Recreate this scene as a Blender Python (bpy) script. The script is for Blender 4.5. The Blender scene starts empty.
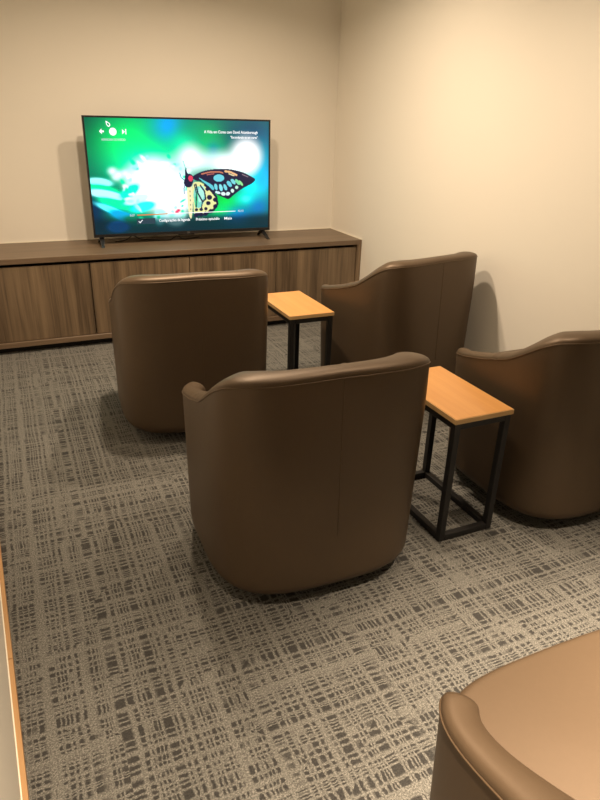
import bpy, bmesh, math, random
import numpy as np
from mathutils import Vector, Matrix

random.seed(4)
S = bpy.context.scene
COL = S.collection

# ------------------------------------------------------------------ helpers
def tag(o, label=None, cat=None, group=None, kind=None):
    if label: o['label'] = label
    if cat: o['category'] = cat
    if group: o['group'] = group
    if kind: o['kind'] = kind
    return o

def empty(name, loc=(0, 0, 0), rz=0.0):
    o = bpy.data.objects.new(name, None)
    COL.objects.link(o)
    o.location = loc
    o.rotation_euler = (0, 0, rz)
    o.empty_display_size = 0.1
    return o

def link_mesh(name, me, mat, parent=None, smooth=False):
    o = bpy.data.objects.new(name, me)
    COL.objects.link(o)
    if mat is not None: me.materials.append(mat)
    if parent is not None: o.parent = parent
    if smooth:
        for p in me.polygons: p.use_smooth = True
    return o

def from_bm(name, bm, mat, parent=None, smooth=False):
    bmesh.ops.recalc_face_normals(bm, faces=bm.faces)
    me = bpy.data.meshes.new(name)
    bm.to_mesh(me); bm.free()
    return link_mesh(name, me, mat, parent, smooth)

def add_box(bm, x0, x1, y0, y1, z0, z1):
    vs = [bm.verts.new((x, y, z)) for x in (x0, x1) for y in (y0, y1) for z in (z0, z1)]
    for f in ((0, 1, 3, 2), (4, 6, 7, 5), (0, 4, 5, 1), (2, 3, 7, 6), (0, 2, 6, 4), (1, 5, 7, 3)):
        bm.faces.new([vs[i] for i in f])
    return vs

def box(name, x0, x1, y0, y1, z0, z1, mat, parent=None, bevel=0.0, seg=2):
    bm = bmesh.new()
    add_box(bm, x0, x1, y0, y1, z0, z1)
    if bevel:
        bmesh.ops.bevel(bm, geom=bm.edges[:], offset=bevel, segments=seg, affect='EDGES', profile=0.5)
    return from_bm(name, bm, mat, parent)

def add_tube(bm, pts, r, n=8, closed=False):
    pts = [Vector(p) for p in pts]
    rings = []
    m = len(pts)
    for i, p in enumerate(pts):
        if closed: t = pts[(i + 1) % m] - pts[i - 1]
        else: t = pts[min(i + 1, m - 1)] - pts[max(i - 1, 0)]
        t.normalize()
        up = Vector((0, 0, 1)) if abs(t.z) < 0.9 else Vector((1, 0, 0))
        a = t.cross(up).normalized(); b = t.cross(a).normalized()
        rings.append([bm.verts.new(p + a * (r * math.cos(2 * math.pi * k / n)) + b * (r * math.sin(2 * math.pi * k / n))) for k in range(n)])
    for i in range(m if closed else m - 1):
        A, B = rings[i], rings[(i + 1) % m]
        for k in range(n):
            bm.faces.new((A[k], A[(k + 1) % n], B[(k + 1) % n], B[k]))
    if not closed:
        bm.faces.new(rings[0]); bm.faces.new(rings[-1][::-1])

def tube(name, pts, r, mat, parent=None, n=8, closed=False):
    bm = bmesh.new()
    add_tube(bm, pts, r, n, closed)
    return from_bm(name, bm, mat, parent, True)

def sst(x):
    x = np.clip(x, 0, 1)
    return x * x * (3 - 2 * x)

# ------------------------------------------------------------------ materials
class NT:
    """small wrapper to write node trees"""
    def __init__(self, name):
        self.m = bpy.data.materials.new(name)
        self.m.use_nodes = True
        self.t = self.m.node_tree
        self.b = self.t.nodes['Principled BSDF']
    def n(self, kind, **kw):
        nd = self.t.nodes.new(kind)
        for k, v in kw.items():
            if k == 'ins':
                for i, val in v.items():
                    if hasattr(val, 'is_output'): self.t.links.new(val, nd.inputs[i])
                    else: nd.inputs[i].default_value = val
            else: setattr(nd, k, v)
        return nd
    def math(self, op, a, b=0.0, c=None):
        ins = {0: a, 1: b}
        if c is not None: ins[2] = c
        return self.n('ShaderNodeMath', operation=op, ins=ins).outputs[0]
    def ramp(self, fac, stops):
        r = self.n('ShaderNodeValToRGB', ins={0: fac})
        e = r.color_ramp.elements
        while len(e) < len(stops): e.new(0.5)
        for el, (p, c) in zip(e, stops):
            el.position = p; el.color = (*c, 1)
        return r.outputs[0]
    def mix(self, fac, a, b):
        nd = self.n('ShaderNodeMix', data_type='RGBA')
        for i, v in ((0, fac), (6, a), (7, b)):
            if hasattr(v, 'is_output'): self.t.links.new(v, nd.inputs[i])
            elif i: nd.inputs[i].default_value = (*v, 1)
            else: nd.inputs[i].default_value = v
        return nd.outputs[2]
    def noise(self, vec, scale, detail=4, rough=0.5, out=0):
        return self.n('ShaderNodeTexNoise', ins={'Vector': vec, 'Scale': scale, 'Detail': detail, 'Roughness': rough}).outputs[out]
    def mapping(self, vec, scale=(1, 1, 1), loc=(0, 0, 0)):
        return self.n('ShaderNodeMapping', ins={'Vector': vec, 'Scale': scale, 'Location': loc}).outputs[0]
    def coord(self, which='Object'):
        return self.n('ShaderNodeTexCoord').outputs[which]
    def pos(self):
        return self.n('ShaderNodeNewGeometry').outputs['Position']
    def bump(self, h, strength=0.3, dist=0.002):
        o = self.n('ShaderNodeBump', ins={'Strength': strength, 'Distance': dist, 'Height': h}).outputs[0]
        self.t.links.new(o, self.b.inputs['Normal'])
    def set(self, **kw):
        for k, v in kw.items():
            k = k.replace('_', ' ')
            if hasattr(v, 'is_output'): self.t.links.new(v, self.b.inputs[k])
            else:
                self.b.inputs[k].default_value = (*v, 1) if isinstance(v, tuple) and len(v) == 3 else v

def mat_wall(name, c):
    m = NT(name)
    p = m.pos()
    n1 = m.noise(p, 1.3, 3)
    m.set(Base_Color=m.mix(m.math('MULTIPLY', n1, 0.12), c, tuple(x * 0.9 for x in c)), Roughness=0.75)
    m.bump(m.noise(p, 220, 3), 0.08, 0.001)
    return m.m

def mat_wood(name, light, dark, axis, freq=22, rough=0.42, coat=0.0, use='pos', spread=(0.32, 0.7)):
    """laminate with the grain running along one axis"""
    m = NT(name)
    p = m.pos() if use == 'pos' else m.coord('Object')
    sc = [freq, freq, freq]; sc[axis] = freq * 0.045
    sc2 = [freq * 7, freq * 7, freq * 7]; sc2[axis] = freq * 0.12
    a = m.noise(m.mapping(p, tuple(sc)), 1.0, 6, 0.62)
    b = m.noise(m.mapping(p, tuple(sc2)), 1.0, 4, 0.6)
    f = m.math('ADD', m.math('MULTIPLY', a, 0.75), m.math('MULTIPLY', b, 0.25))
    mid = tuple((x + y) / 2 for x, y in zip(light, dark))
    m.set(Base_Color=m.ramp(f, [(spread[0], dark), (0.5, mid), (spread[1], light)]), Roughness=rough, Coat_Weight=coat)
    m.bump(b, 0.08, 0.001)
    return m.m

def mat_leather(name, c):
    m = NT(name)
    p = m.coord('Object')
    big = m.noise(p, 3.0, 3)
    grain = m.n('ShaderNodeTexVoronoi', feature='DISTANCE_TO_EDGE', ins={'Vector': p, 'Scale': 420.0}).outputs[0]
    weave = m.noise(m.mapping(p, (1, 1, 0.35)), 90.0, 4)
    c2 = tuple(x * 0.82 for x in c)
    m.set(Base_Color=m.mix(m.math('ADD', m.math('MULTIPLY', big, 0.5), m.math('MULTIPLY', weave, 0.4)), c, c2),
          Roughness=0.46, Metallic=0.36, Specular_IOR_Level=0.4)   # pearlised bronze-brown hide
    m.bump(m.math('ADD', m.math('MULTIPLY', grain, 1.0), m.math('MULTIPLY', weave, 0.3)), 0.10, 0.001)
    return m.m

def mat_plain(name, c, rough=0.5, metal=0.0, spec=0.5, bump=0.0):
    m = NT(name)
    n1 = m.noise(m.coord('Object'), 30, 3)
    m.set(Base_Color=m.mix(m.math('MULTIPLY', n1, 0.25), c, tuple(x * 0.8 for x in c)), Roughness=rough, Metallic=metal, Specular_IOR_Level=spec)
    if bump: m.bump(m.noise(m.coord('Object'), 300, 2), bump, 0.0005)
    return m.m

def mat_emit(name, c, strength):
    m = NT(name)
    m.set(Base_Color=(0.01, 0.01, 0.01), Emission_Color=c, Emission_Strength=strength, Roughness=0.3)
    return m.m

def mat_carpet():
    m = NT('woven_carpet')
    p = m.pos()
    wob = m.n('ShaderNodeTexNoise', ins={'Vector': p, 'Scale': 7.0, 'Detail': 2.0}).outputs['Color']
    off = m.n('ShaderNodeVectorMath', operation='MULTIPLY_ADD', ins={0: wob, 1: (0.012, 0.012, 0), 2: p}).outputs[0]
    wob2 = m.n('ShaderNodeTexNoise', ins={'Vector': p, 'Scale': 75.0, 'Detail': 3.0}).outputs['Color']
    off = m.n('ShaderNodeVectorMath', operation='MULTIPLY_ADD', ins={0: wob2, 1: (0.011, 0.011, 0), 2: off}).outputs[0]
    xyz = m.n('ShaderNodeSeparateXYZ', ins={0: off})
    X, Y = xyz.outputs[0], xyz.outputs[1]

    def threads(v, freq, gap, shift):
        slow = m.n('ShaderNodeTexNoise', noise_dimensions='1D', ins={'W': v, 'Scale': 14.0, 'Detail': 1.0}).outputs[0]
        v = m.math('ADD', v, m.math('MULTIPLY', slow, 0.075))     # threads bunch up and spread out
        w = m.math('ADD', m.math('MULTIPLY', v, freq), shift)
        d = m.n('ShaderNodeTexVoronoi', voronoi_dimensions='1D', feature='DISTANCE_TO_EDGE', ins={'W': w, 'Scale': 1.0, 'Randomness': 0.85}).outputs['Distance']
        cid = m.n('ShaderNodeTexVoronoi', voronoi_dimensions='1D', feature='F1', ins={'W': w, 'Scale': 1.0, 'Randomness': 0.85}).outputs['Color']
        wid = m.n('ShaderNodeSeparateColor', ins={0: cid}).outputs[2]
        dd = m.math('SUBTRACT', d, m.math('MULTIPLY', wid, 0.16))
        msk = m.n('ShaderNodeMapRange', ins={0: dd, 1: gap - 0.13, 2: gap + 0.03, 3: 0.0, 4: 1.0}).outputs[0]
        return msk, cid

    def weave(fx, fy, gx, gy, shift):
        mx, cx = threads(X, fx, gx, shift)
        my, cy = threads(Y, fy, gy, shift * 1.7)
        sx = m.n('ShaderNodeSeparateColor', ins={0: cx}).outputs[0]
        sy = m.n('ShaderNodeSeparateColor', ins={0: cy}).outputs[1]
        comb = m.n('ShaderNodeCombineXYZ', ins={0: sx, 1: sy})
        rnd = m.n('ShaderNodeTexWhiteNoise', noise_dimensions='2D', ins={'Vector': comb.outputs[0]}).outputs['Value']
        # whole threads that stay pale, plus loose cells
        keep = m.math('ADD', m.math('MULTIPLY', rnd, 0.55), m.math('ADD', m.math('MULTIPLY', sx, 0.25), m.math('MULTIPLY', sy, 0.25)))
        return m.math('MULTIPLY', mx, my), keep

    ma, ka = weave(42.0, 64.0, 0.17, 0.20, 3.1)
    mb, kb = weave(58.0, 46.0, 0.20, 0.17, 11.7)
    # patches with a different thread direction
    patch = m.n('ShaderNodeTexVoronoi', voronoi_dimensions='2D', distance='CHEBYCHEV', feature='F1', ins={'Vector': p, 'Scale': 5.5, 'Randomness': 0.9}).outputs['Color']
    ps = m.n('ShaderNodeSeparateColor', ins={0: patch})
    sel = m.math('GREATER_THAN', ps.outputs[0], 0.45)
    mk = m.n('ShaderNodeMix', data_type='FLOAT', ins={0: sel, 2: ma, 3: mb}).outputs[0]
    kp = m.n('ShaderNodeMix', data_type='FLOAT', ins={0: sel, 2: ka, 3: kb}).outputs[0]
    lowx = m.noise(m.mapping(p, (16, 2.0, 1)), 1.0, 2)
    lowy = m.noise(m.mapping(p, (2.0, 16, 1), (5, 3, 0)), 1.0, 2)
    reg = m.math('ADD', m.math('ADD', lowx, lowy), m.math('MULTIPLY', ps.outputs[1], 0.25))
    thr = m.math('SUBTRACT', 1.36, reg)                      # where reg is high, more cells are dark
    dk = m.n('ShaderNodeMapRange', ins={0: m.math('SUBTRACT', kp, thr), 1: -0.12, 2: 0.12, 3: 0.0, 4: 1.0}).outputs[0]
    dark = m.math('MULTIPLY', mk, dk)
    fleck = m.math('ADD', m.math('MULTIPLY', m.noise(p, 210, 3, 0.7), 0.6), m.math('MULTIPLY', m.noise(p, 480, 2, 0.7), 0.4))
    tone = m.ramp(fleck, [(0.40, CARPET[0]), (0.50, CARPET[1]), (0.60, CARPET[2])])
    darkc = m.ramp(fleck, [(0.3, CARPET[3]), (0.75, CARPET[4])])
    m.set(Base_Color=m.mix(m.math('MULTIPLY', dark, 0.93), tone, darkc), Roughness=0.95, Specular_IOR_Level=0.15,
          Sheen_Weight=0.15, Sheen_Roughness=0.5)
    m.bump(m.math('SUBTRACT', m.math('MULTIPLY', fleck, 0.9), m.math('MULTIPLY', dark, 0.5)), 0.55, 0.004)
    return m.m

CARPET = [(0.066, 0.065, 0.059), (0.137, 0.134, 0.122), (0.262, 0.257, 0.234), (0.014, 0.014, 0.014), (0.052, 0.050, 0.048)]
M = {}
M['wall'] = mat_wall('wall_paint', (0.80, 0.765, 0.69))
M['ceiling'] = mat_wall('ceiling_paint', (0.82, 0.80, 0.76))
M['carpet'] = mat_carpet()
M['walnut_v'] = mat_wood('walnut_laminate_upright', (0.235, 0.165, 0.100), (0.070, 0.046, 0.027), 2, 20, spread=(0.36, 0.66))
M['walnut_h'] = mat_wood('walnut_laminate_lying', (0.20, 0.138, 0.088), (0.10, 0.066, 0.041), 0, 16, 0.38)
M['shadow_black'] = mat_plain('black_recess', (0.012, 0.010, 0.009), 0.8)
M['oak'] = mat_wood('oak_tabletop', (0.60, 0.30, 0.092), (0.50, 0.23, 0.062), 1, 26, 0.40, 0.1, 'obj')
M['oak_edge'] = mat_wood('oak_edge_band', (0.70, 0.47, 0.22), (0.58, 0.36, 0.15), 0, 26, 0.5, 0.0, 'obj')
M['steel'] = mat_plain('black_powder_coat', (0.012, 0.011, 0.011), 0.5, 0.0, 0.4, 0.1)
M['leather'] = mat_leather('brown_leather', (0.108, 0.073, 0.044))
M['piping'] = mat_leather('brown_leather_piping', (0.112, 0.073, 0.041))
M['plastic'] = mat_plain('black_plastic', (0.012, 0.012, 0.013), 0.35)
M['skirting'] = mat_wood('oak_skirting', (0.52, 0.31, 0.14), (0.40, 0.22, 0.09), 1, 12, 0.45)
M['caulk'] = mat_plain('white_sealant', (0.85, 0.80, 0.68), 0.6)

# ------------------------------------------------------------------ the room
CEIL = 2.62
REAR = -8.6
def lwx(y):            # inner face of the left wall (the room narrows a little towards the rear)
    return -2.7718 - 0.0440 * y - 0.0165

def struct(o): o['kind'] = 'structure'; return o

struct(box('floor', -3.1, 0.25, REAR - 0.25, 0.25, -0.12, 0.0, M['carpet']))
struct(box('ceiling', -3.1, 0.25, REAR - 0.25, 0.25, CEIL, CEIL + 0.12, M['ceiling']))
struct(box('wall_back', -3.1, 0.25, 0.0, 0.15, 0.0, CEIL, M['wall']))
struct(box('wall_right', 0.0, 0.15, REAR, 0.0, 0.0, CEIL, M['wall']))
struct(box('wall_rear', -3.1, 0.25, REAR - 0.15, REAR, 0.0, CEIL, M['wall']))
def prism(name, poly, z0, z1, mat, parent=None):
    bm = bmesh.new()
    lo = [bm.verts.new((x, y, z0)) for x, y in poly]; hi = [bm.verts.new((x, y, z1)) for x, y in poly]
    bm.faces.new(lo[::-1]); bm.faces.new(hi)
    for i in range(len(poly)):
        j = (i + 1) % len(poly)
        bm.faces.new((lo[i], lo[j], hi[j], hi[i]))
    return from_bm(name, bm, mat, parent)
struct(prism('wall_left', [(lwx(0), 0), (-3.1, 0), (-3.1, REAR), (lwx(REAR), REAR)], 0, CEIL, M['wall']))
JOINT = -3.26
bb = struct(prism('baseboard_left', [(lwx(-0.55) + .0155, -0.55), (lwx(-0.55), -0.55), (lwx(JOINT), JOINT), (lwx(JOINT) + .0155, JOINT)], 0, 0.03, M['skirting']))
struct(prism('baseboard_left', [(lwx(JOINT) + .0155, JOINT - .002), (lwx(JOINT), JOINT - .002), (lwx(REAR), REAR), (lwx(REAR) + .0155, REAR)], 0, 0.03, M['skirting']))
struct(prism('trim_1', [(lwx(-0.55) + 0.003, -0.55), (lwx(-0.55), -0.55), (lwx(REAR), REAR), (lwx(REAR) + .003, REAR)], 0.03, 0.034, M['caulk']))

# ------------------------------------------------------------------ cabinet along the back wall
CT, CD, ZB = 0.617, 0.537, 0.045
cab = empty('media_cabinet', (-1.35, -CD / 2, 0))
tag(cab, 'long low dark walnut cabinet with four doors under the television', 'cabinet')
def cbox(name, x0, x1, y0, y1, z0, z1, mat, parent=None, bevel=0.0015):
    o = box(name, x0, x1, y0, y1, z0, z1, mat, None, bevel, 1)
    o.parent = parent or cab
    if parent is None or parent is cab:
        o.matrix_parent_inverse = Matrix.Translation(-cab.location)
    return o
XL = -2.75
cbox('top_panel', XL, -0.002, -CD, -0.001, CT - 0.034, CT, M['walnut_h'])
cbox('end_panel', -0.037, -0.002, -CD, -0.003, ZB, CT - 0.035, M['walnut_v'])
cbox('end_panel', XL, -2.67, -CD, -0.003, ZB, CT - 0.035, M['walnut_v'])
cbox('bottom_rail', -2.669, -0.038, -CD, -0.003, ZB, ZB + 0.034, M['walnut_h'])
cbox('back_panel', -2.669, -0.038, -0.02, -0.004, ZB + 0.035, CT - 0.035, M['walnut_v'])
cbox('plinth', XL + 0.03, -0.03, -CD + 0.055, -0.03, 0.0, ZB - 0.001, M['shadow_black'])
edges = [-2.667, -2.012, -1.349, -0.702, -0.039]
for i in range(4):
    cbox('door', edges[i] + 0.0025, edges[i + 1] - 0.0025, -CD + 0.014, -CD + 0.033, ZB + 0.037, CT - 0.034 - 0.020, M['walnut_v'])
bead = box('trim_2', -0.008, -0.0004, -CD, -0.0004, CT + 0.0004, CT + 0.005, M['caulk']); struct(bead)
bead = box('trim_3', XL, -0.009, -0.007, -0.0004, CT + 0.0004, CT + 0.0045, M['caulk']); struct(bead)

# ------------------------------------------------------------------ television
TX0, TX1, TZ0, TZ1, TY = -1.930, -0.641, 0.668, 1.436, -0.232
TW, TH = TX1 - TX0, TZ1 - TZ0
tv = empty('television', ((TX0 + TX1) / 2, TY + 0.03, CT))
tag(tv, 'large black flat screen television showing a butterfly, standing on the walnut cabinet', 'television')
TLX = -(TX0 + TX1) / 2
def tl(o):             # parts are written in room coordinates, then hung on the set's empty
    o.parent = tv
    o.matrix_parent_inverse = Matrix.Translation(-tv.location)
    return o

def rounded_bezel():
    bm = bmesh.new()
    b = 0.011; bb_ = 0.020
    for (x0, x1, z0, z1) in ((TX0, TX1, TZ1 - b, TZ1), (TX0, TX1, TZ0, TZ0 + bb_), (TX0, TX0 + b, TZ0 + bb_, TZ1 - b), (TX1 - b, TX1, TZ0 + bb_, TZ1 - b)):
        add_box(bm, x0, x1, TY, TY + 0.03, z0, z1)
    return from_bm('bezel', bm, M['plastic'])
tl(rounded_bezel())
tl(box('back_cover', TX0 + 0.004, TX1 - 0.004, TY + 0.0305, TY + 0.055, TZ0 + 0.004, TZ1 - 0.004, M['plastic'], None, 0.008))
tl(box('electronics_housing', TX0 + 0.2, TX1 - 0.2, TY + 0.0555, TY + 0.085, TZ0 + 0.03, TZ0 + 0.40, M['plastic'], None, 0.012))
for fx, sgn in ((TX0 + 0.052, -1), (TX1 - 0.058, 1)):
    bm = bmesh.new()
    # inverted V foot: two tapering struts running front and back from one head
    head = Vector((fx, TY + 0.015, TZ0 + 0.004))
    for ty, tx in ((TY - 0.105, fx + 0.012 * sgn), (TY + 0.125, fx + 0.008 * sgn)):
        foot = Vector((tx, ty, CT + 0.001))
        w0, w1 = 0.017, 0.010
        sgy = 1 if ty > TY else -1
        ring = []
        for (P, w, thk) in ((head, w0, 0.032), (foot.lerp(head, 0.16) + Vector((0, 0, 0.0)), w1, 0.018), (foot + Vector((0, 0, 0)), w1, 0.022)):
            zz = P.z
            ring.append([bm.verts.new((P.x - w, P.y, zz)), bm.verts.new((P.x + w, P.y, zz)),
                         bm.verts.new((P.x + w, P.y - sgy * thk, zz)), bm.verts.new((P.x - w, P.y - sgy * thk, zz))])
        for A, B in zip(ring, ring[1:]):
            for k in range(4): bm.faces.new((A[k], A[(k + 1) % 4], B[(k + 1) % 4], B[k]))
        bm.faces.new(ring[0][::-1]); bm.faces.new(ring[-1])
    o = tl(from_bm('foot', bm, M['plastic']))

# the moving picture on the screen, painted per vertex in the screen's own 0..1 coordinates
SX0, SX1, SZ0, SZ1 = TX0 + 0.011, TX1 - 0.011, TZ0 + 0.020, TZ1 - 0.011
def inside(poly, x, y):
    r = np.zeros(x.shape, bool)
    n = len(poly)
    for i in range(n):
        x0, y0 = poly[i]; x1, y1 = poly[i - 1]
        c = ((y0 > y) != (y1 > y))
        with np.errstate(divide='ignore', invalid='ignore'):
            r ^= c & (x < (x1 - x0) * (y - y0) / (y1 - y0 + 1e-12) + x0)
    return r
def smooth_poly(pts, k=6):
    out = []
    n = len(pts)
    for i in range(n):
        p0, p1, p2, p3 = [np.array(pts[(i + j) % n]) for j in (-1, 0, 1, 2)]
        for q in np.arange(k) / k:
            out.append(tuple(0.5 * ((2 * p1) + (-p0 + p2) * q + (2 * p0 - 5 * p1 + 4 * p2 - p3) * q * q + (-p0 + 3 * p1 - 3 * p2 + p3) * q ** 3)))
    return out
def paint(s, t):
    A = 1.72
    img = np.zeros(s.shape + (3,)) + np.array([0.02, 0.20, 0.15])
    def blob(cs, ct, rs, rt, col, w=1.0, ang=0.0, p=1.0):
        nonlocal img
        dx, dy = (s - cs) * A, (t - ct)
        ca, sa = math.cos(ang), math.sin(ang)
        u = (dx * ca + dy * sa) / (rs * A); v = (-dx * sa + dy * ca) / rt
        g = np.clip(w * np.exp(-((u * u + v * v) ** p)), 0, 1)[..., None]
        img = img * (1 - g) + np.array(col) * g
    # soft backdrop
    blob(0.00, 0.05, 0.14, 0.35, (0.01, 0.07, 0.07), 0.95)
    blob(0.27, 0.22, 0.20, 0.22, (0.00, 0.85, 0.28), 0.95)
    blob(0.30, 0.40, 0.16, 0.16, (0.25, 1.0, 0.62), 0.8)
    blob(0.36, 0.10, 0.10, 0.14, (0.06, 0.42, 0.28), 0.7)
    blob(0.435, 0.07, 0.075, 0.12, (0.12, 0.42, 0.78), 0.95)
    blob(0.56, 0.12, 0.10, 0.14, (0.03, 0.33, 0.22), 0.9)
    blob(0.50, 0.22, 0.07, 0.10, (0.06, 0.72, 0.40), 0.8)
    blob(0.66, 0.20, 0.08, 0.14, (0.04, 0.55, 0.20), 0.8)
    blob(0.67, 0.27, 0.035, 0.08, (0.05, 0.28, 0.36), 0.8)
    blob(0.90, 0.12, 0.18, 0.20, (0.03, 0.10, 0.17), 0.95)
    blob(0.97, 0.45, 0.05, 0.25, (0.05, 0.38, 0.55), 0.9)
    blob(0.89, 0.58, 0.09, 0.13, (0.10, 0.85, 0.85), 0.9)
    blob(0.95, 0.52, 0.05, 0.10, (0.05, 0.50, 0.80), 0.8)
    blob(0.74, 0.72, 0.10, 0.10, (0.02, 0.62, 0.16), 0.95)
    blob(0.86, 0.70, 0.06, 0.06, (0.35, 0.95, 0.90), 0.75)
    blob(0.93, 0.78, 0.06, 0.10, (0.04, 0.25, 0.52), 0.8)
    blob(0.80, 0.86, 0.09, 0.09, (0.07, 0.34, 0.70), 0.9)
    blob(0.70, 0.80, 0.07, 0.06, (0.05, 0.70, 0.25), 0.7)
    blob(0.96, 0.94, 0.10, 0.10, (0.02, 0.12, 0.16), 0.9)
    blob(0.02, 0.92, 0.12, 0.20, (0.005, 0.015, 0.06), 0.98)
    blob(0.03, 0.75, 0.05, 0.14, (0.01, 0.03, 0.10), 0.9)
    blob(0.40, 0.97, 0.40, 0.09, (0.01, 0.09, 0.12), 0.97)
    blob(0.22, 0.78, 0.12, 0.10, (0.02, 0.45, 0.30), 0.8)
    # flower masses and glow
    blob(0.60, 0.36, 0.14, 0.08, (0.80, 1.0, 0.98), 0.85)
    blob(0.54, 0.33, 0.06, 0.10, (1.0, 1.0, 1.0), 1.0)
    blob(0.73, 0.38, 0.07, 0.08, (0.95, 1.0, 1.0), 1.0)
    blob(0.86, 0.32, 0.085, 0.15, (1.0, 1.0, 1.0), 1.3, 0, 1.6)
    blob(0.80, 0.39, 0.08, 0.09, (0.92, 1.0, 1.0), 1.0)
    blob(0.335, 0.55, 0.125, 0.20, (1.1, 1.15, 1.15), 1.5, 0, 1.7)
    blob(0.43, 0.66, 0.095, 0.18, (1.1, 1.15, 1.15), 1.5, 0, 1.6)
    blob(0.24, 0.50, 0.05, 0.08, (0.75, 1.0, 0.95), 0.9)
    blob(0.47, 0.50, 0.06, 0.12, (0.80, 1.0, 1.0), 0.85)
    blob(0.50, 0.60, 0.035, 0.10, (0.85, 1.0, 1.0), 0.9)
    for cs, ct, w in ((0.125, 0.44, 1), (0.155, 0.47, 1), (0.19, 0.46, .9), (0.14, 0.49, .8)):
        blob(cs, ct, 0.022, 0.030, (0.85, 1.0, 0.98), w)
    # leaves of the flower at the lower left
    for cs, ct, rs, rt, col, ang in ((0.055, 0.530, 0.055, 0.024, (0.55, 1.0, 0.98), 0.12), (0.075, 0.60, 0.075, 0.030, (0.03, 0.75, 0.40), 0.22),
                                     (0.085, 0.635, 0.085, 0.026, (0.62, 1.0, 1.0), 0.20), (0.13, 0.715, 0.085, 0.026, (0.03, 0.70, 0.42), 0.28),
                                     (0.115, 0.775, 0.085, 0.020, (0.35, 0.85, 0.92), 0.42), (0.17, 0.83, 0.07, 0.030, (0.04, 0.42, 0.62), 0.35),
                                     (0.13, 0.915, 0.050, 0.034, (0.10, 0.30, 0.72), 0.0), (0.205, 0.61, 0.05, 0.03, (0.15, 0.80, 0.60), -0.5),
                                     (0.24, 0.68, 0.06, 0.026, (0.70, 1.0, 0.98), -0.25), (0.27, 0.745, 0.06, 0.030, (0.25, 0.88, 0.78), -0.2),
                                     (0.36, 0.84, 0.03, 0.05, (0.55, 0.95, 0.95), 0.5), (0.44, 0.85, 0.05, 0.05, (0.75, 1.0, 1.0), 0.2),
                                     (0.24, 0.86, 0.07, 0.03, (0.02, 0.30, 0.20), 0.1)):
        blob(cs, ct, rs * 1.12, rt * 1.4, col, 1.6, ang, 2.0)
    rg = random.Random(11)                                  # loose petals round the flower heads
    for _ in range(70):
        an = rg.uniform(0, 6.28); q = rg.uniform(0.8, 1.25)
        cs = 0.37 + 0.17 * q * math.cos(an); ct = 0.60 + 0.24 * q * math.sin(an)
        if ct > 0.86 or (cs > 0.53): continue
        blob(cs, ct, rg.uniform(.008, .022), rg.uniform(.010, .022), rg.choice([(0.95, 1, 1), (0.5, 0.95, 0.8), (0.85, 1, 0.95), (0.10, 0.75, 0.45)]), 0.9, rg.uniform(-1, 1), 1.6)
    for cs, ct in ((0.452, 0.80), (0.462, 0.785)):
        blob(cs, ct, 0.012, 0.014, (0.9, 0.12, 0.20), 1.0)
    strip = sst((t - 0.80) / 0.09)[..., None]
    img = img * (1 - 0.85 * strip) + np.array([0.01, 0.10, 0.13]) * 0.35 * strip
    img = np.clip(img, 0, None) ** 1.32 * 1.4
    lum = img.mean(-1)[..., None]
    img = np.clip(lum + (img - lum) * 1.35, 0, None)        # vivid picture mode
    # butterfly
    def fill(poly, col, k=6):
        img[inside(smooth_poly(poly, k) if k else poly, s, t)] = col
    def dot(cs, ct, rs, rt, col, ang=0.0):
        dx, dy = (s - cs) * A, (t - ct)
        ca, sa = math.cos(ang), math.sin(ang)
        u = (dx * ca + dy * sa) / (rs * A); v = (-dx * sa + dy * ca) / rt
        img[(u * u + v * v) < 1] = col
    def stroke(pts, w, col):
        for (a, b), (c, d) in zip(pts, pts[1:]):
            ax, cx = a * A, c * A
            L2 = (cx - ax) ** 2 + (d - b) ** 2
            q = np.clip(((s * A - ax) * (cx - ax) + (t - b) * (d - b)) / L2, 0, 1)
            img[np.hypot(s * A - ax - q * (cx - ax), t - b - q * (d - b)) < w] = col
    DK = (0.012, 0.012, 0.050)
    hind = [(0.55, 0.551), (0.582, 0.538), (0.617, 0.566), (0.652, 0.617), (0.679, 0.674), (0.685, 0.739), (0.663, 0.789), (0.63, 0.815), (0.602, 0.832), (0.575, 0.825), (0.553, 0.84), (0.548, 0.80), (0.546, 0.719), (0.542, 0.634)]
    fill(hind, (0.85, 0.86, 0.38))
    fill([(0.556, 0.60), (0.575, 0.575), (0.60, 0.60), (0.615, 0.67), (0.60, 0.74), (0.575, 0.77), (0.556, 0.74), (0.550, 0.66)], (0.22, 0.72, 0.62))
    dot(0.592, 0.645, 0.020, 0.075, (0.45, 0.92, 0.80), 0.25)
    dot(0.565, 0.70, 0.010, 0.070, (0.10, 0.72, 0.35), 0.1)
    stroke([(0.556, 0.56), (0.566, 0.64), (0.562, 0.76)], 0.005, DK)
    stroke([(0.565, 0.56), (0.575, 0.64), (0.600, 0.715), (0.618, 0.69), (0.612, 0.62), (0.590, 0.57)], 0.007, DK)
    stroke([(0.598, 0.72), (0.592, 0.77)], 0.005, DK)
    for cs, ct, r in ((0.63, 0.602, .017), (0.64, 0.677, .021), (0.632, 0.729, .018), (0.563, 0.786, .013), (0.59, 0.785, .014), (0.617, 0.779, .014)):
        dot(cs, ct, r * 0.72, r * 1.05, DK)
    stroke([(0.617, 0.566), (0.652, 0.617), (0.679, 0.674), (0.685, 0.739), (0.663, 0.789), (0.63, 0.815), (0.602, 0.832), (0.575, 0.825), (0.552, 0.84)], 0.011, DK)
    for cs, ct in ((0.673, 0.70), (0.672, 0.76), (0.645, 0.803), (0.615, 0.824), (0.588, 0.829), (0.562, 0.832)):
        dot(cs, ct, 0.013, 0.020, DK)
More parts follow.
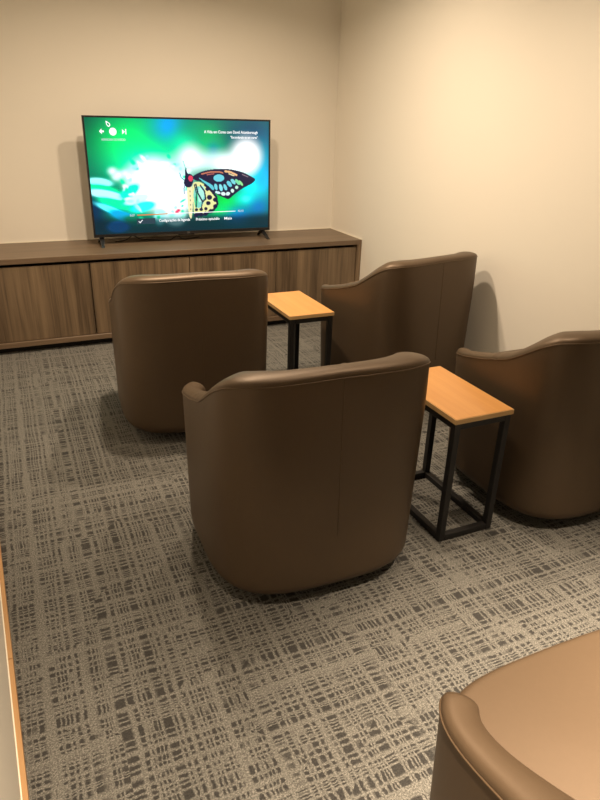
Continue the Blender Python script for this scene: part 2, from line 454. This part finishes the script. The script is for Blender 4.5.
    fore = [(0.545, 0.495), (0.593, 0.453), (0.647, 0.433), (0.71, 0.425), (0.774, 0.433), (0.839, 0.459), (0.886, 0.495), (0.911, 0.524), (0.891, 0.559), (0.838, 0.601), (0.791, 0.65), (0.753, 0.696), (0.73, 0.686), (0.693, 0.66), (0.666, 0.631), (0.635, 0.581), (0.6, 0.538), (0.565, 0.525)]
    fill(fore, DK)
    fill([(0.582, 0.50), (0.61, 0.525), (0.655, 0.565), (0.668, 0.60), (0.66, 0.612), (0.635, 0.575), (0.60, 0.53)], (0.12, 0.62, 0.72))
    dot(0.697, 0.507, 0.031, 0.032, (0.16, 0.68, 0.80))
    stroke([(0.600, 0.470), (0.64, 0.455), (0.70, 0.452), (0.72, 0.462)], 0.006, (0.60, 0.20, 0.12))
    stroke([(0.63, 0.477), (0.67, 0.468)], 0.004, (0.50, 0.14, 0.12))
    stroke([(0.735, 0.448), (0.765, 0.455), (0.80, 0.482)], 0.009, (0.90, 0.52, 0.25))
    stroke([(0.755, 0.47), (0.785, 0.487)], 0.005, (0.85, 0.75, 0.45))
    for cs, ct, rs, rt, col, an in ((0.679, 0.585, .009, .030, (0.18, 0.72, 0.82), -.25), (0.707, 0.592, .010, .032, (0.25, 0.80, 0.88), -.3), (0.733, 0.590, .009, .030, (0.20, 0.72, 0.82), -.45),
                                    (0.757, 0.560, .011, .032, (0.15, 0.66, 0.80), -.7), (0.780, 0.540, .010, .030, (0.20, 0.70, 0.75), -.8), (0.806, 0.545, .009, .034, (0.20, 0.75, 0.40), -.8), (0.826, 0.555, .007, .030, (0.30, 0.80, 0.30), -.7),
                                    (0.689, 0.636, .016, .012, (0.70, 0.95, 1.0), .3), (0.721, 0.648, .013, .016, (0.80, 1.0, 1.0), .2), (0.748, 0.648, .012, .017, (0.75, 0.95, 0.95), -.3), (0.775, 0.622, .010, .018, (0.70, 0.95, 0.85), -.5),
                                    (0.800, 0.592, .009, .016, (0.55, 0.90, 0.70), -.5)):
        dot(cs, ct, rs, rt, col, an)
    stroke([(0.835, 0.478), (0.868, 0.50)], 0.003, (0.35, 0.25, 0.30))
    # body
    fill([(0.515, 0.58), (0.535, 0.56), (0.545, 0.62), (0.543, 0.74), (0.533, 0.86), (0.520, 0.83), (0.514, 0.70)], (0.95, 0.88, 0.50))
    for ct in (0.62, 0.66, 0.70, 0.74, 0.78): dot(0.531, ct, 0.003, 0.008, (0.25, 0.16, 0.15))
    fill([(0.498, 0.55), (0.505, 0.50), (0.508, 0.43), (0.516, 0.415), (0.520, 0.46), (0.545, 0.475), (0.552, 0.52), (0.540, 0.575), (0.515, 0.585)], DK)
    dot(0.537, 0.507, 0.013, 0.026, (0.85, 0.05, 0.12))
    stroke([(0.500, 0.52), (0.485, 0.50), (0.478, 0.46)], 0.004, (0.05, 0.30, 0.40))
    stroke([(0.503, 0.56), (0.497, 0.60), (0.498, 0.64)], 0.004, (0.05, 0.15, 0.35))
    stroke([(0.512, 0.43), (0.500, 0.36)], 0.003, (0.10, 0.55, 0.50))
    return np.clip(img, 0, 1.25)

def make_screen():
    nx, nz = 420, 244
    gs, gt = np.meshgrid(np.linspace(0, 1, nx), np.linspace(0, 1, nz))
    co = np.stack([SX0 + gs * (SX1 - SX0), np.full_like(gs, TY + 0.006), SZ1 - gt * (SZ1 - SZ0)], -1).reshape(-1, 3)
    idx = np.arange(nx * nz).reshape(nz, nx)
    faces = np.stack([idx[:-1, :-1], idx[1:, :-1], idx[1:, 1:], idx[:-1, 1:]], -1).reshape(-1, 4)
    me = bpy.data.meshes.new('screen')
    me.from_pydata(co.tolist(), [], faces.tolist())
    at = me.attributes.new('picture', 'FLOAT_COLOR', 'POINT')
    # full set of coordinates over the bezel's outer size
    us = (SX0 + gs * (SX1 - SX0) - TX0) / TW
    ut = (TZ1 - (SZ1 - gt * (SZ1 - SZ0))) / TH
    c = paint(us, ut).reshape(-1, 3)
    at.data.foreach_set('color', np.concatenate([c, np.ones((len(c), 1))], 1).astype(np.float32).ravel())
    m = NT('lit_screen')
    a = m.n('ShaderNodeAttribute', attribute_name='picture').outputs['Color']
    m.set(Base_Color=(0.004, 0.004, 0.005), Emission_Color=a, Emission_Strength=1.05, Roughness=0.25)
    o = link_mesh('screen', me, m.m)
    o['label'] = 'lit screen with a black and yellow butterfly on white flowers'
    return tl(o)
screen = make_screen()

M['ui_white'] = mat_emit('interface_white', (1, 1, 1), 1.15)
M['ui_soft'] = mat_emit('interface_pale', (0.75, 0.9, 0.95), 0.8)
M['ui_orange'] = mat_emit('interface_orange', (0.85, 0.25, 0.06), 0.9)
M['ui_dark'] = mat_emit('interface_dark', (0.02, 0.06, 0.09), 0.9)
M['logo'] = mat_plain('bezel_logo_grey', (0.30, 0.30, 0.31), 0.4)
UY = TY + 0.0045
def ui(s, t): return TX0 + s * TW, TZ1 - t * TH
def text(name, body, s, t, h, mat, align='LEFT', width=None, y=None):
    cu = bpy.data.curves.new(name, 'FONT')
    cu.body = body; cu.align_x = align; cu.align_y = 'CENTER'; cu.size = h; cu.extrude = 0.0002; cu.offset = 0.0004 if mat is not M['logo'] else 0.0
    tmp = bpy.data.objects.new(name, cu); COL.objects.link(tmp)
    dg = bpy.context.evaluated_depsgraph_get()
    me = bpy.data.meshes.new_from_object(tmp.evaluated_get(dg))
    COL.objects.unlink(tmp); bpy.data.objects.remove(tmp)
    me.materials.clear()
    xs = [v.co.x for v in me.vertices]
    sc = (width / (max(xs) - min(xs))) if width else 1.0
    x, z = ui(s, t)
    yy = UY if y is None else y
    for v in me.vertices:
        v.co = (x + v.co.x * sc, yy - v.co.z, z + v.co.y)
    me.name = name
    o = link_mesh(name, me, mat)
    o.parent = screen_parent
    o.matrix_parent_inverse = (Matrix.Translation(-tv.location) if screen_parent is tv else (tv_inv))
    return o
screen_parent = screen
tv_inv = Matrix.Identity(4)
bpy.context.view_layer.update()
tv_inv = screen.matrix_world.inverted()

def shape(name, polys, mat):
    bm = bmesh.new()
    for poly in polys:
        a = []; b = []
        for s_, t_ in poly:
            x, z = ui(s_, t_)
            a.append(bm.verts.new((x, UY, z))); b.append(bm.verts.new((x, UY - 0.0006, z)))
        bm.faces.new(b); bm.faces.new(a[::-1])
        for i in range(len(a)):
            j = (i + 1) % len(a)
            bm.faces.new((a[i], a[j], b[j], b[i]))
    o = from_bm(name, bm, mat)
    o.parent = screen; o.matrix_parent_inverse = tv_inv
    return o
AS = TH / TW
def disc(s, t, r, n=24): return [(s + r * AS * math.cos(2 * math.pi * k / n), t + r * math.sin(2 * math.pi * k / n)) for k in range(n)]
text('title_text', 'A Vida em Cores com David Attenborough', 0.926, 0.112, 0.026, M['ui_white'], 'RIGHT', TW * 0.305)
text('episode_text', '"Escondendo-se em cores"', 0.926, 0.155, 0.022, M['ui_white'], 'RIGHT', TW * 0.158)
text('caption_text', 'REINICIAR DO INÍCIO', 0.085, 0.186, 0.018, M['ui_soft'], 'LEFT', TW * 0.118)
# back arrow, pause disc, next mark, pointer drop
shape('back_arrow', [[(0.076, 0.121), (0.089, 0.099), (0.089, 0.114), (0.100, 0.114), (0.100, 0.128), (0.089, 0.128), (0.089, 0.143)]], M['ui_white'])
shape('play_disc', [disc(0.144, 0.122, 0.031)], M['ui_white'])
shape('next_mark', [[(0.190, 0.100), (0.204, 0.121), (0.190, 0.142)], [(0.206, 0.100), (0.211, 0.100), (0.211, 0.142), (0.206, 0.142)]], M['ui_white'])
def ring_drop():
    outer = [(0.112, 0.038), (0.124, 0.046), (0.133, 0.060), (0.134, 0.076), (0.127, 0.086), (0.119, 0.080), (0.114, 0.066)]
    c = (0.124, 0.066)
    inner = [(c[0] + (x - c[0]) * 0.55, c[1] + (y - c[1]) * 0.55) for x, y in outer]
    return [[outer[i], outer[(i + 1) % 7], inner[(i + 1) % 7], inner[i]] for i in range(7)]
shape('pointer_drop', ring_drop(), M['ui_white'])
shape('progress_played', [[(0.234, 0.812), (0.400, 0.808), (0.400, 0.818), (0.234, 0.822)]], M['ui_orange'])
shape('progress_rest', [[(0.402, 0.809), (0.790, 0.806), (0.790, 0.812), (0.402, 0.815)]], M['ui_white'])
text('time_text', '42:13', 0.805, 0.809, 0.020, M['ui_soft'], 'LEFT')
text('elapsed_text', '5:07', 0.195, 0.818, 0.020, M['ui_soft'], 'LEFT')
shape('button_panel', [[(0.230, 0.848), (0.330, 0.847), (0.330, 0.896), (0.230, 0.897)]], M['ui_dark'])
shape('check_mark', [[(0.238, 0.873), (0.243, 0.868), (0.247, 0.877), (0.260, 0.858), (0.264, 0.862), (0.247, 0.889)]], M['ui_white'])
o = text('button_text', 'Idiomas', 0.270, 0.872, 0.026, M['ui_white'], 'LEFT', TW * 0.052); 
text('button_text', 'Configurações de legenda', 0.351, 0.872, 0.026, M['ui_white'], 'LEFT', TW * 0.172)
text('button_text', 'Próximo episódio', 0.557, 0.873, 0.026, M['ui_white'], 'LEFT', TW * 0.137)
text('button_text', 'Mais', 0.722, 0.874, 0.026, M['ui_white'], 'LEFT', TW * 0.045)
screen_parent = tv
text('maker_mark', 'LG', 0.512, 0.987, 0.014, M['logo'], 'CENTER', None, TY - 0.0003)
tl(box('infrared_window', (TX0 + TX1) / 2 - 0.06, (TX0 + TX1) / 2 + 0.06, TY + 0.004, TY + 0.02, TZ0 - 0.008, TZ0 - 0.0005, M['plastic'], None, 0.003))

# cable lying on the cabinet behind the set
pts = []
for q in np.linspace(0, 1, 30):
    x = -1.78 + 0.62 * q
    pts.append((x, -0.150 + 0.045 * math.sin(q * 7.0), CT + 0.0035 + 0.03 * max(0, math.sin(q * 13 - 1.2)) ** 4))
cable = tube('power_cable', pts, 0.0035, M['plastic'])
tag(cable, 'thin black cable lying on the cabinet under the television', 'cable')

# ------------------------------------------------------------------ side tables
W, L, H = 0.256, 0.458, 0.529
def make_table(loc):
    r = empty('side_table', loc)
    t = 0.020
    box('tabletop', -W / 2, W / 2, -L / 2, L / 2, H - t, H, M['oak'], r, 0.0015, 1)
    e = 0.0018
    bm = bmesh.new()
    for (x0, x1, y0, y1) in ((-W/2 - e, W/2 + e, -L/2 - e, -L/2 - 0.0002), (-W/2 - e, W/2 + e, L/2 + 0.0002, L/2 + e), (-W/2 - e, -W/2 - 0.0002, -L/2, L/2), (W/2 + 0.0002, W/2 + e, -L/2, L/2)):
        add_box(bm, x0, x1, y0, y1, H - t, H - 0.0015)
    from_bm('edge_band', bm, M['oak_edge'], r)
    q = 0.026; i = 0.003
    for sx in (-1, 1):
        for sy in (-1, 1):
            x0 = sx * (W / 2 - i - q / 2); y0 = sy * (L / 2 - i - q / 2)
            box('leg', x0 - q / 2, x0 + q / 2, y0 - q / 2, y0 + q / 2, 0.0, H - t - 0.0005, M['steel'], r, 0.0015, 1)
    for z0 in (0.0, H - t - 0.0005 - q):
        for sx in (-1, 1):
            x0 = sx * (W / 2 - i - q / 2)
            box('rail', x0 - q / 2, x0 + q / 2, -L / 2 + i + q, L / 2 - i - q, z0 + 0.0004, z0 + q, M['steel'], r, 0.0015, 1)
        for sy in (-1, 1):
            y0 = sy * (L / 2 - i - q / 2)
            box('rail', -W / 2 + i + q, W / 2 - i - q, y0 - q / 2, y0 + q / 2, z0 + 0.0004, z0 + q, M['steel'], r, 0.0015, 1)
    return r
def dup(root, loc, rz=0.0):
    r = root.copy(); COL.objects.link(r)
    r.location = loc; r.rotation_euler = (0, 0, rz)
    for ch in list(root.children):
        c = ch.copy(); COL.objects.link(c); c.parent = r
        for g in ch.children:
            d = g.copy(); COL.objects.link(d); d.parent = c
    return r
tabB = make_table((-1.121 + W / 2, -3.2414 + L / 2, 0))
tag(tabB, 'front oak-topped side table on a black frame, its lower frame fully seen', 'side table', 'oak topped side tables')
tabA = dup(tabB, (-1.191 + W / 2, -1.9195 + L / 2, 0))
tag(tabA, 'oak-topped side table nearer the walnut cabinet, between the two far armchairs', 'side table', 'oak topped side tables')

# ------------------------------------------------------------------ armchairs
SH = dict(a=0.369, bb=0.363, bf=0.338, n=3.4, nt=4.6, Hb=0.822, Ha=0.588, y1=0.715, y2=0.265, rb=0.055, lean=-0.035, sl=0.12)
def superel(th, a, b_back, b_front, n):
    c, s_ = np.cos(th), np.sin(th)
    sx = np.sign(c) * np.abs(c) ** (2 / n); sy = np.sign(s_) * np.abs(s_) ** (2 / n)
    return a * sx, np.where(sy < 0, b_back * sy, b_front * sy)
def chair_curves(N=120):
    P = SH
    th = np.linspace(-0.5 * math.pi, 1.5 * math.pi, 4001)
    X, Y = superel(th, P['a'], P['bb'], P['bf'], P['nt'])
    Lc = np.concatenate([[0], np.cumsum(np.hypot(np.diff(X), np.diff(Y)))])
    # even steps along the outline, packed tighter where arms turn in to the seat front
    tgt = np.linspace(0, Lc[-1], N + 1)[:-1]
    thk = np.interp(tgt, Lc, th)
    return thk, tgt, Lc[-1]
def make_chair():
    P = SH
    r = empty('tub_armchair')
    N = 200
    thk, tgt, LT = chair_curves(N)
    X, Y = superel(thk, P['a'], P['bb'], P['bf'], P['nt'])
    Xb, Yb = superel(thk, P['a'], P['bb'], P['bf'], P['n'])
    Ld = np.minimum(tgt, LT - tgt)
    tt = np.clip((P['y1'] - Ld) / (P['y1'] - P['y2']), 0, 1)
    rim = np.interp(Ld, [0, .29, .36, .42, .50, .57, .70, .81, .90, 1.0, 1.2], [.828, .824, .814, .784, .732, .690, .646, .618, .597, .580, .556])
    ker = np.exp(-np.linspace(-2, 2, 7) ** 2); ker /= ker.sum()
    rim = np.convolve(np.concatenate([rim[-3:], rim, rim[:3]]), ker, 'valid')
    # seat front opening between the arms
    op = sst((P['a'] - 0.054 - np.abs(X)) / 0.030) * (Y > 0.15)
    rim = rim * (1 - op) + 0.36 * op
    wtop = np.interp(Ld, [0, .40, .70, .92, 1.05], [.080, .105, .088, .058, .044])
    hd = 0.027; z0 = 0.045
    def fpos(z, inset):
        bl = np.clip((z - .05) / .6, 0, 1)
        xx = Xb + (X - Xb) * bl; yy = Yb + (Y - Yb) * bl
        ly = P['lean'] * (z - .3) * np.clip(-yy / P['bb'], 0, 1)
        bY = np.where(yy < 0, P['bb'], P['bf'])
        return np.stack([xx * (1 - inset / P['a']), yy * (1 - inset / bY) - ly, z], -1)
    rows = []
    full = lambda v: np.full(N, float(v))
    rows.append(fpos(full(z0), full(0.16)))
    rows.append(fpos(full(z0), full(P['rb'])))
    for q in np.linspace(0, 1, 7)[1:]:
        a_ = q * math.pi / 2
        rows.append(fpos(full(z0 + P['rb'] * (1 - math.cos(a_))), full(P['rb'] * (1 - math.sin(a_)))))
    zl = z0 + P['rb']
    for q in np.linspace(0, 1, 14)[1:]:
        rows.append(fpos(zl + (rim - hd - zl) * q, full(0)))
    piping_row = len(rows) - 1
    for q in np.linspace(0, 1, 13)[1:]:
        rows.append(fpos(rim - hd - 0.006 * q + hd * math.sin(math.pi * q) ** 0.8, wtop * (1 - math.cos(math.pi * q)) / 2))
    for q in np.linspace(0, 1, 7)[1:]:
        zz = rim - hd - 0.006 + (0.34 - rim + hd + 0.006) * q
        rows.append(fpos(zz, wtop + 0.01 * q * np.clip(-Y / P['bb'], 0, 1)))
    V = np.concatenate(rows)
    F = []
    for k in range(len(rows) - 1):
        for i in range(N):
            j = (i + 1) % N
            F.append((k * N + i, k * N + j, (k + 1) * N + j, (k + 1) * N + i))
    me = bpy.data.meshes.new('shell')
    me.from_pydata(V.tolist(), [], F)
    bm = bmesh.new(); bm.from_mesh(me)
    bm.verts.ensure_lookup_table()
    bm.faces.new([bm.verts[i] for i in range(N)])
    bmesh.ops.recalc_face_normals(bm, faces=bm.faces)
    bm.to_mesh(me); bm.free()
    sh = link_mesh('shell', me, M['leather'], r, True)
    # piping along the outer top edge, from arm front round the back to the other arm front
    pr = rows[piping_row]; keep = [i for i in range(N) if op[i] < 0.35]
    seq = [i for i in np.argsort(Ld * np.where(tgt < LT / 2, 1, -1)) if op[i] < 0.35]
    ctr = np.array([0, 0])
    ppts = []
    for i in seq:
        x, y, z = pr[i]; h = math.hypot(x, y)
        ppts.append((x * (1 + 0.0006 / h), y * (1 + 0.0006 / h), z + 0.0003))
    tube('piping', ppts, 0.0022, M['piping'], r, 6)
    # upright seam in the middle of the back
    sp = [(0.0, fp[1] - 0.0002, fp[2]) for fp in [rows[k][0] for k in range(10, piping_row + 1)]]
    tube('back_seam', sp, 0.0012, M['piping'], r, 6)
    # seat cushion
    NC = 96
    th = np.linspace(0, 2 * math.pi, NC + 1)[:-1]
    aw, cb, cf = P['a'] - 0.042, P['bb'] - 0.105, P['bf'] + 0.003
    zb, zt, rr = 0.33, 0.518, 0.022
    prof = [(0.02, zb)]
    prof.append((0.0, zb + 0.02))
    for q in np.linspace(0, 1, 8):
        a_ = q * math.pi / 2
        prof.append((rr * (1 - math.cos(a_)), zt - rr + rr * math.sin(a_)))
    for ins, dz in ((0.07, 0.003), (0.13, 0.006), (0.20, 0.008), (0.255, 0.009)):
        prof.append((ins, zt + dz))
    vs = []
    for ins, z in prof:
        x, y = superel(th, aw - ins, max(cb - ins, 0.01), max(cf - ins, 0.01), 4.8)
        x = x * np.interp(y, [-0.25, 0.0, 0.22], [0.78, 0.86, 1.0])
        bulge = 0.012 * np.clip(1 - (x / aw) ** 2, 0, 1) * (y > 0.1)
        drop = 0.012 * np.clip((y - 0.15) / 0.2, 0, 1) ** 2
        vs.append(np.stack([x, y + bulge, z - drop], -1))
    V = np.concatenate(vs); F = []
    for k in range(len(prof) - 1):
        for i in range(NC):
            j = (i + 1) % NC
            F.append((k * NC + i, k * NC + j, (k + 1) * NC + j, (k + 1) * NC + i))
    F.append(tuple(range(NC))[::-1]); F.append(tuple((len(prof) - 1) * NC + i for i in range(NC)))
    me = bpy.data.meshes.new('seat_cushion'); me.from_pydata(V.tolist(), [], F)
    bm = bmesh.new(); bm.from_mesh(me); bmesh.ops.recalc_face_normals(bm, faces=bm.faces); bm.to_mesh(me); bm.free()
    link_mesh('seat_cushion', me, M['leather'], r, True)
    # swivel base
    bm = bmesh.new()
    bmesh.ops.create_cone(bm, cap_ends=True, segments=48, radius1=0.25, radius2=0.245, depth=0.018, matrix=Matrix.Translation((0, -0.02, 0.009)))
    bmesh.ops.create_cone(bm, cap_ends=True, segments=32, radius1=0.12, radius2=0.12, depth=0.026, matrix=Matrix.Translation((0, -0.02, 0.0315)))
    from_bm('swivel_base', bm, M['steel'], r)
    return r
c1 = make_chair()
c1.location = (-1.625, -3.0, 0); c1.rotation_euler = (0, 0, -0.03)
GRP = 'brown tub armchairs'
tag(c1, 'brown leather tub armchair in the centre, seen whole from behind, left of the front table', 'armchair', GRP)
tag(dup(c1, (-1.692, -1.757, 0), -0.06), 'brown leather tub armchair facing the television, farthest left, its back toward us', 'armchair', GRP)
tag(dup(c1, (-0.470, -1.775, 0), 0.20), 'brown leather tub armchair turned slightly left beside the far right end of the cabinet', 'armchair', GRP)
tag(dup(c1, (-0.428, -3.022, 0), 0.0), 'brown leather tub armchair cut by the right edge, behind the front oak table', 'armchair', GRP)
tag(dup(c1, (-1.565, -4.500, 0), 0.0), 'nearest brown leather tub armchair, bottom right corner, its broad lit seat showing', 'armchair', GRP)

# ------------------------------------------------------------------ lights: recessed warm ceiling lamps
def lamp(x, y, watts, spread=150, size=0.11):
    d = bpy.data.lights.new('ceiling_lamp', 'AREA')
    d.shape = 'DISK'; d.size = size; d.energy = watts; d.color = (1.0, 0.78, 0.555); d.spread = math.radians(spread)
    o = bpy.data.objects.new('ceiling_lamp', d); COL.objects.link(o)
    o.location = (x, y, CEIL - 0.012)
    return o
lamp(-1.08, -1.50, 27, 148)
lamp(-1.75, -1.85, 36, 155)
lamp(-0.85, -3.00, 11, 130)
lamp(-1.05, -4.35, 29, 52)
lamp(-2.20, -4.40, 15, 58)

w = bpy.data.worlds.new('room_world'); S.world = w
w.use_nodes = True
w.node_tree.nodes['Background'].inputs[0].default_value = (1, 0.8, 0.6, 1)
w.node_tree.nodes['Background'].inputs[1].default_value = 0.02

# ------------------------------------------------------------------ camera
cam = bpy.data.cameras.new('camera'); co = bpy.data.objects.new('camera', cam); COL.objects.link(co)
Rv = Vector((0.9132292818281771, -0.40644754563747715, 0.02850739302115804))
Uv = Vector((0.14475305824162496, 0.3890489636827603, 0.9097732992273773))
Fv = Vector((0.3808658962696562, 0.8267050843575604, -0.41412543094583104))
mw = Matrix((Rv, Uv, -Fv)).transposed().to_4x4()
mw.translation = Vector((-2.46119894, -4.83384823, 1.5))
co.matrix_world = mw
cam.sensor_fit = 'HORIZONTAL'; cam.sensor_width = 36.0; cam.lens = 635.03 / 600 * 36.0
cam.clip_start = 0.02
S.camera = co
S.view_settings.view_transform = 'Standard'
S.view_settings.look = 'None'
S.view_settings.exposure = 0.0
S.view_settings.gamma = 1.0
S.view_settings.use_curve_mapping = False
S.cycles.max_bounces = 8
S.cycles.diffuse_bounces = 5
S.cycles.use_denoising = True
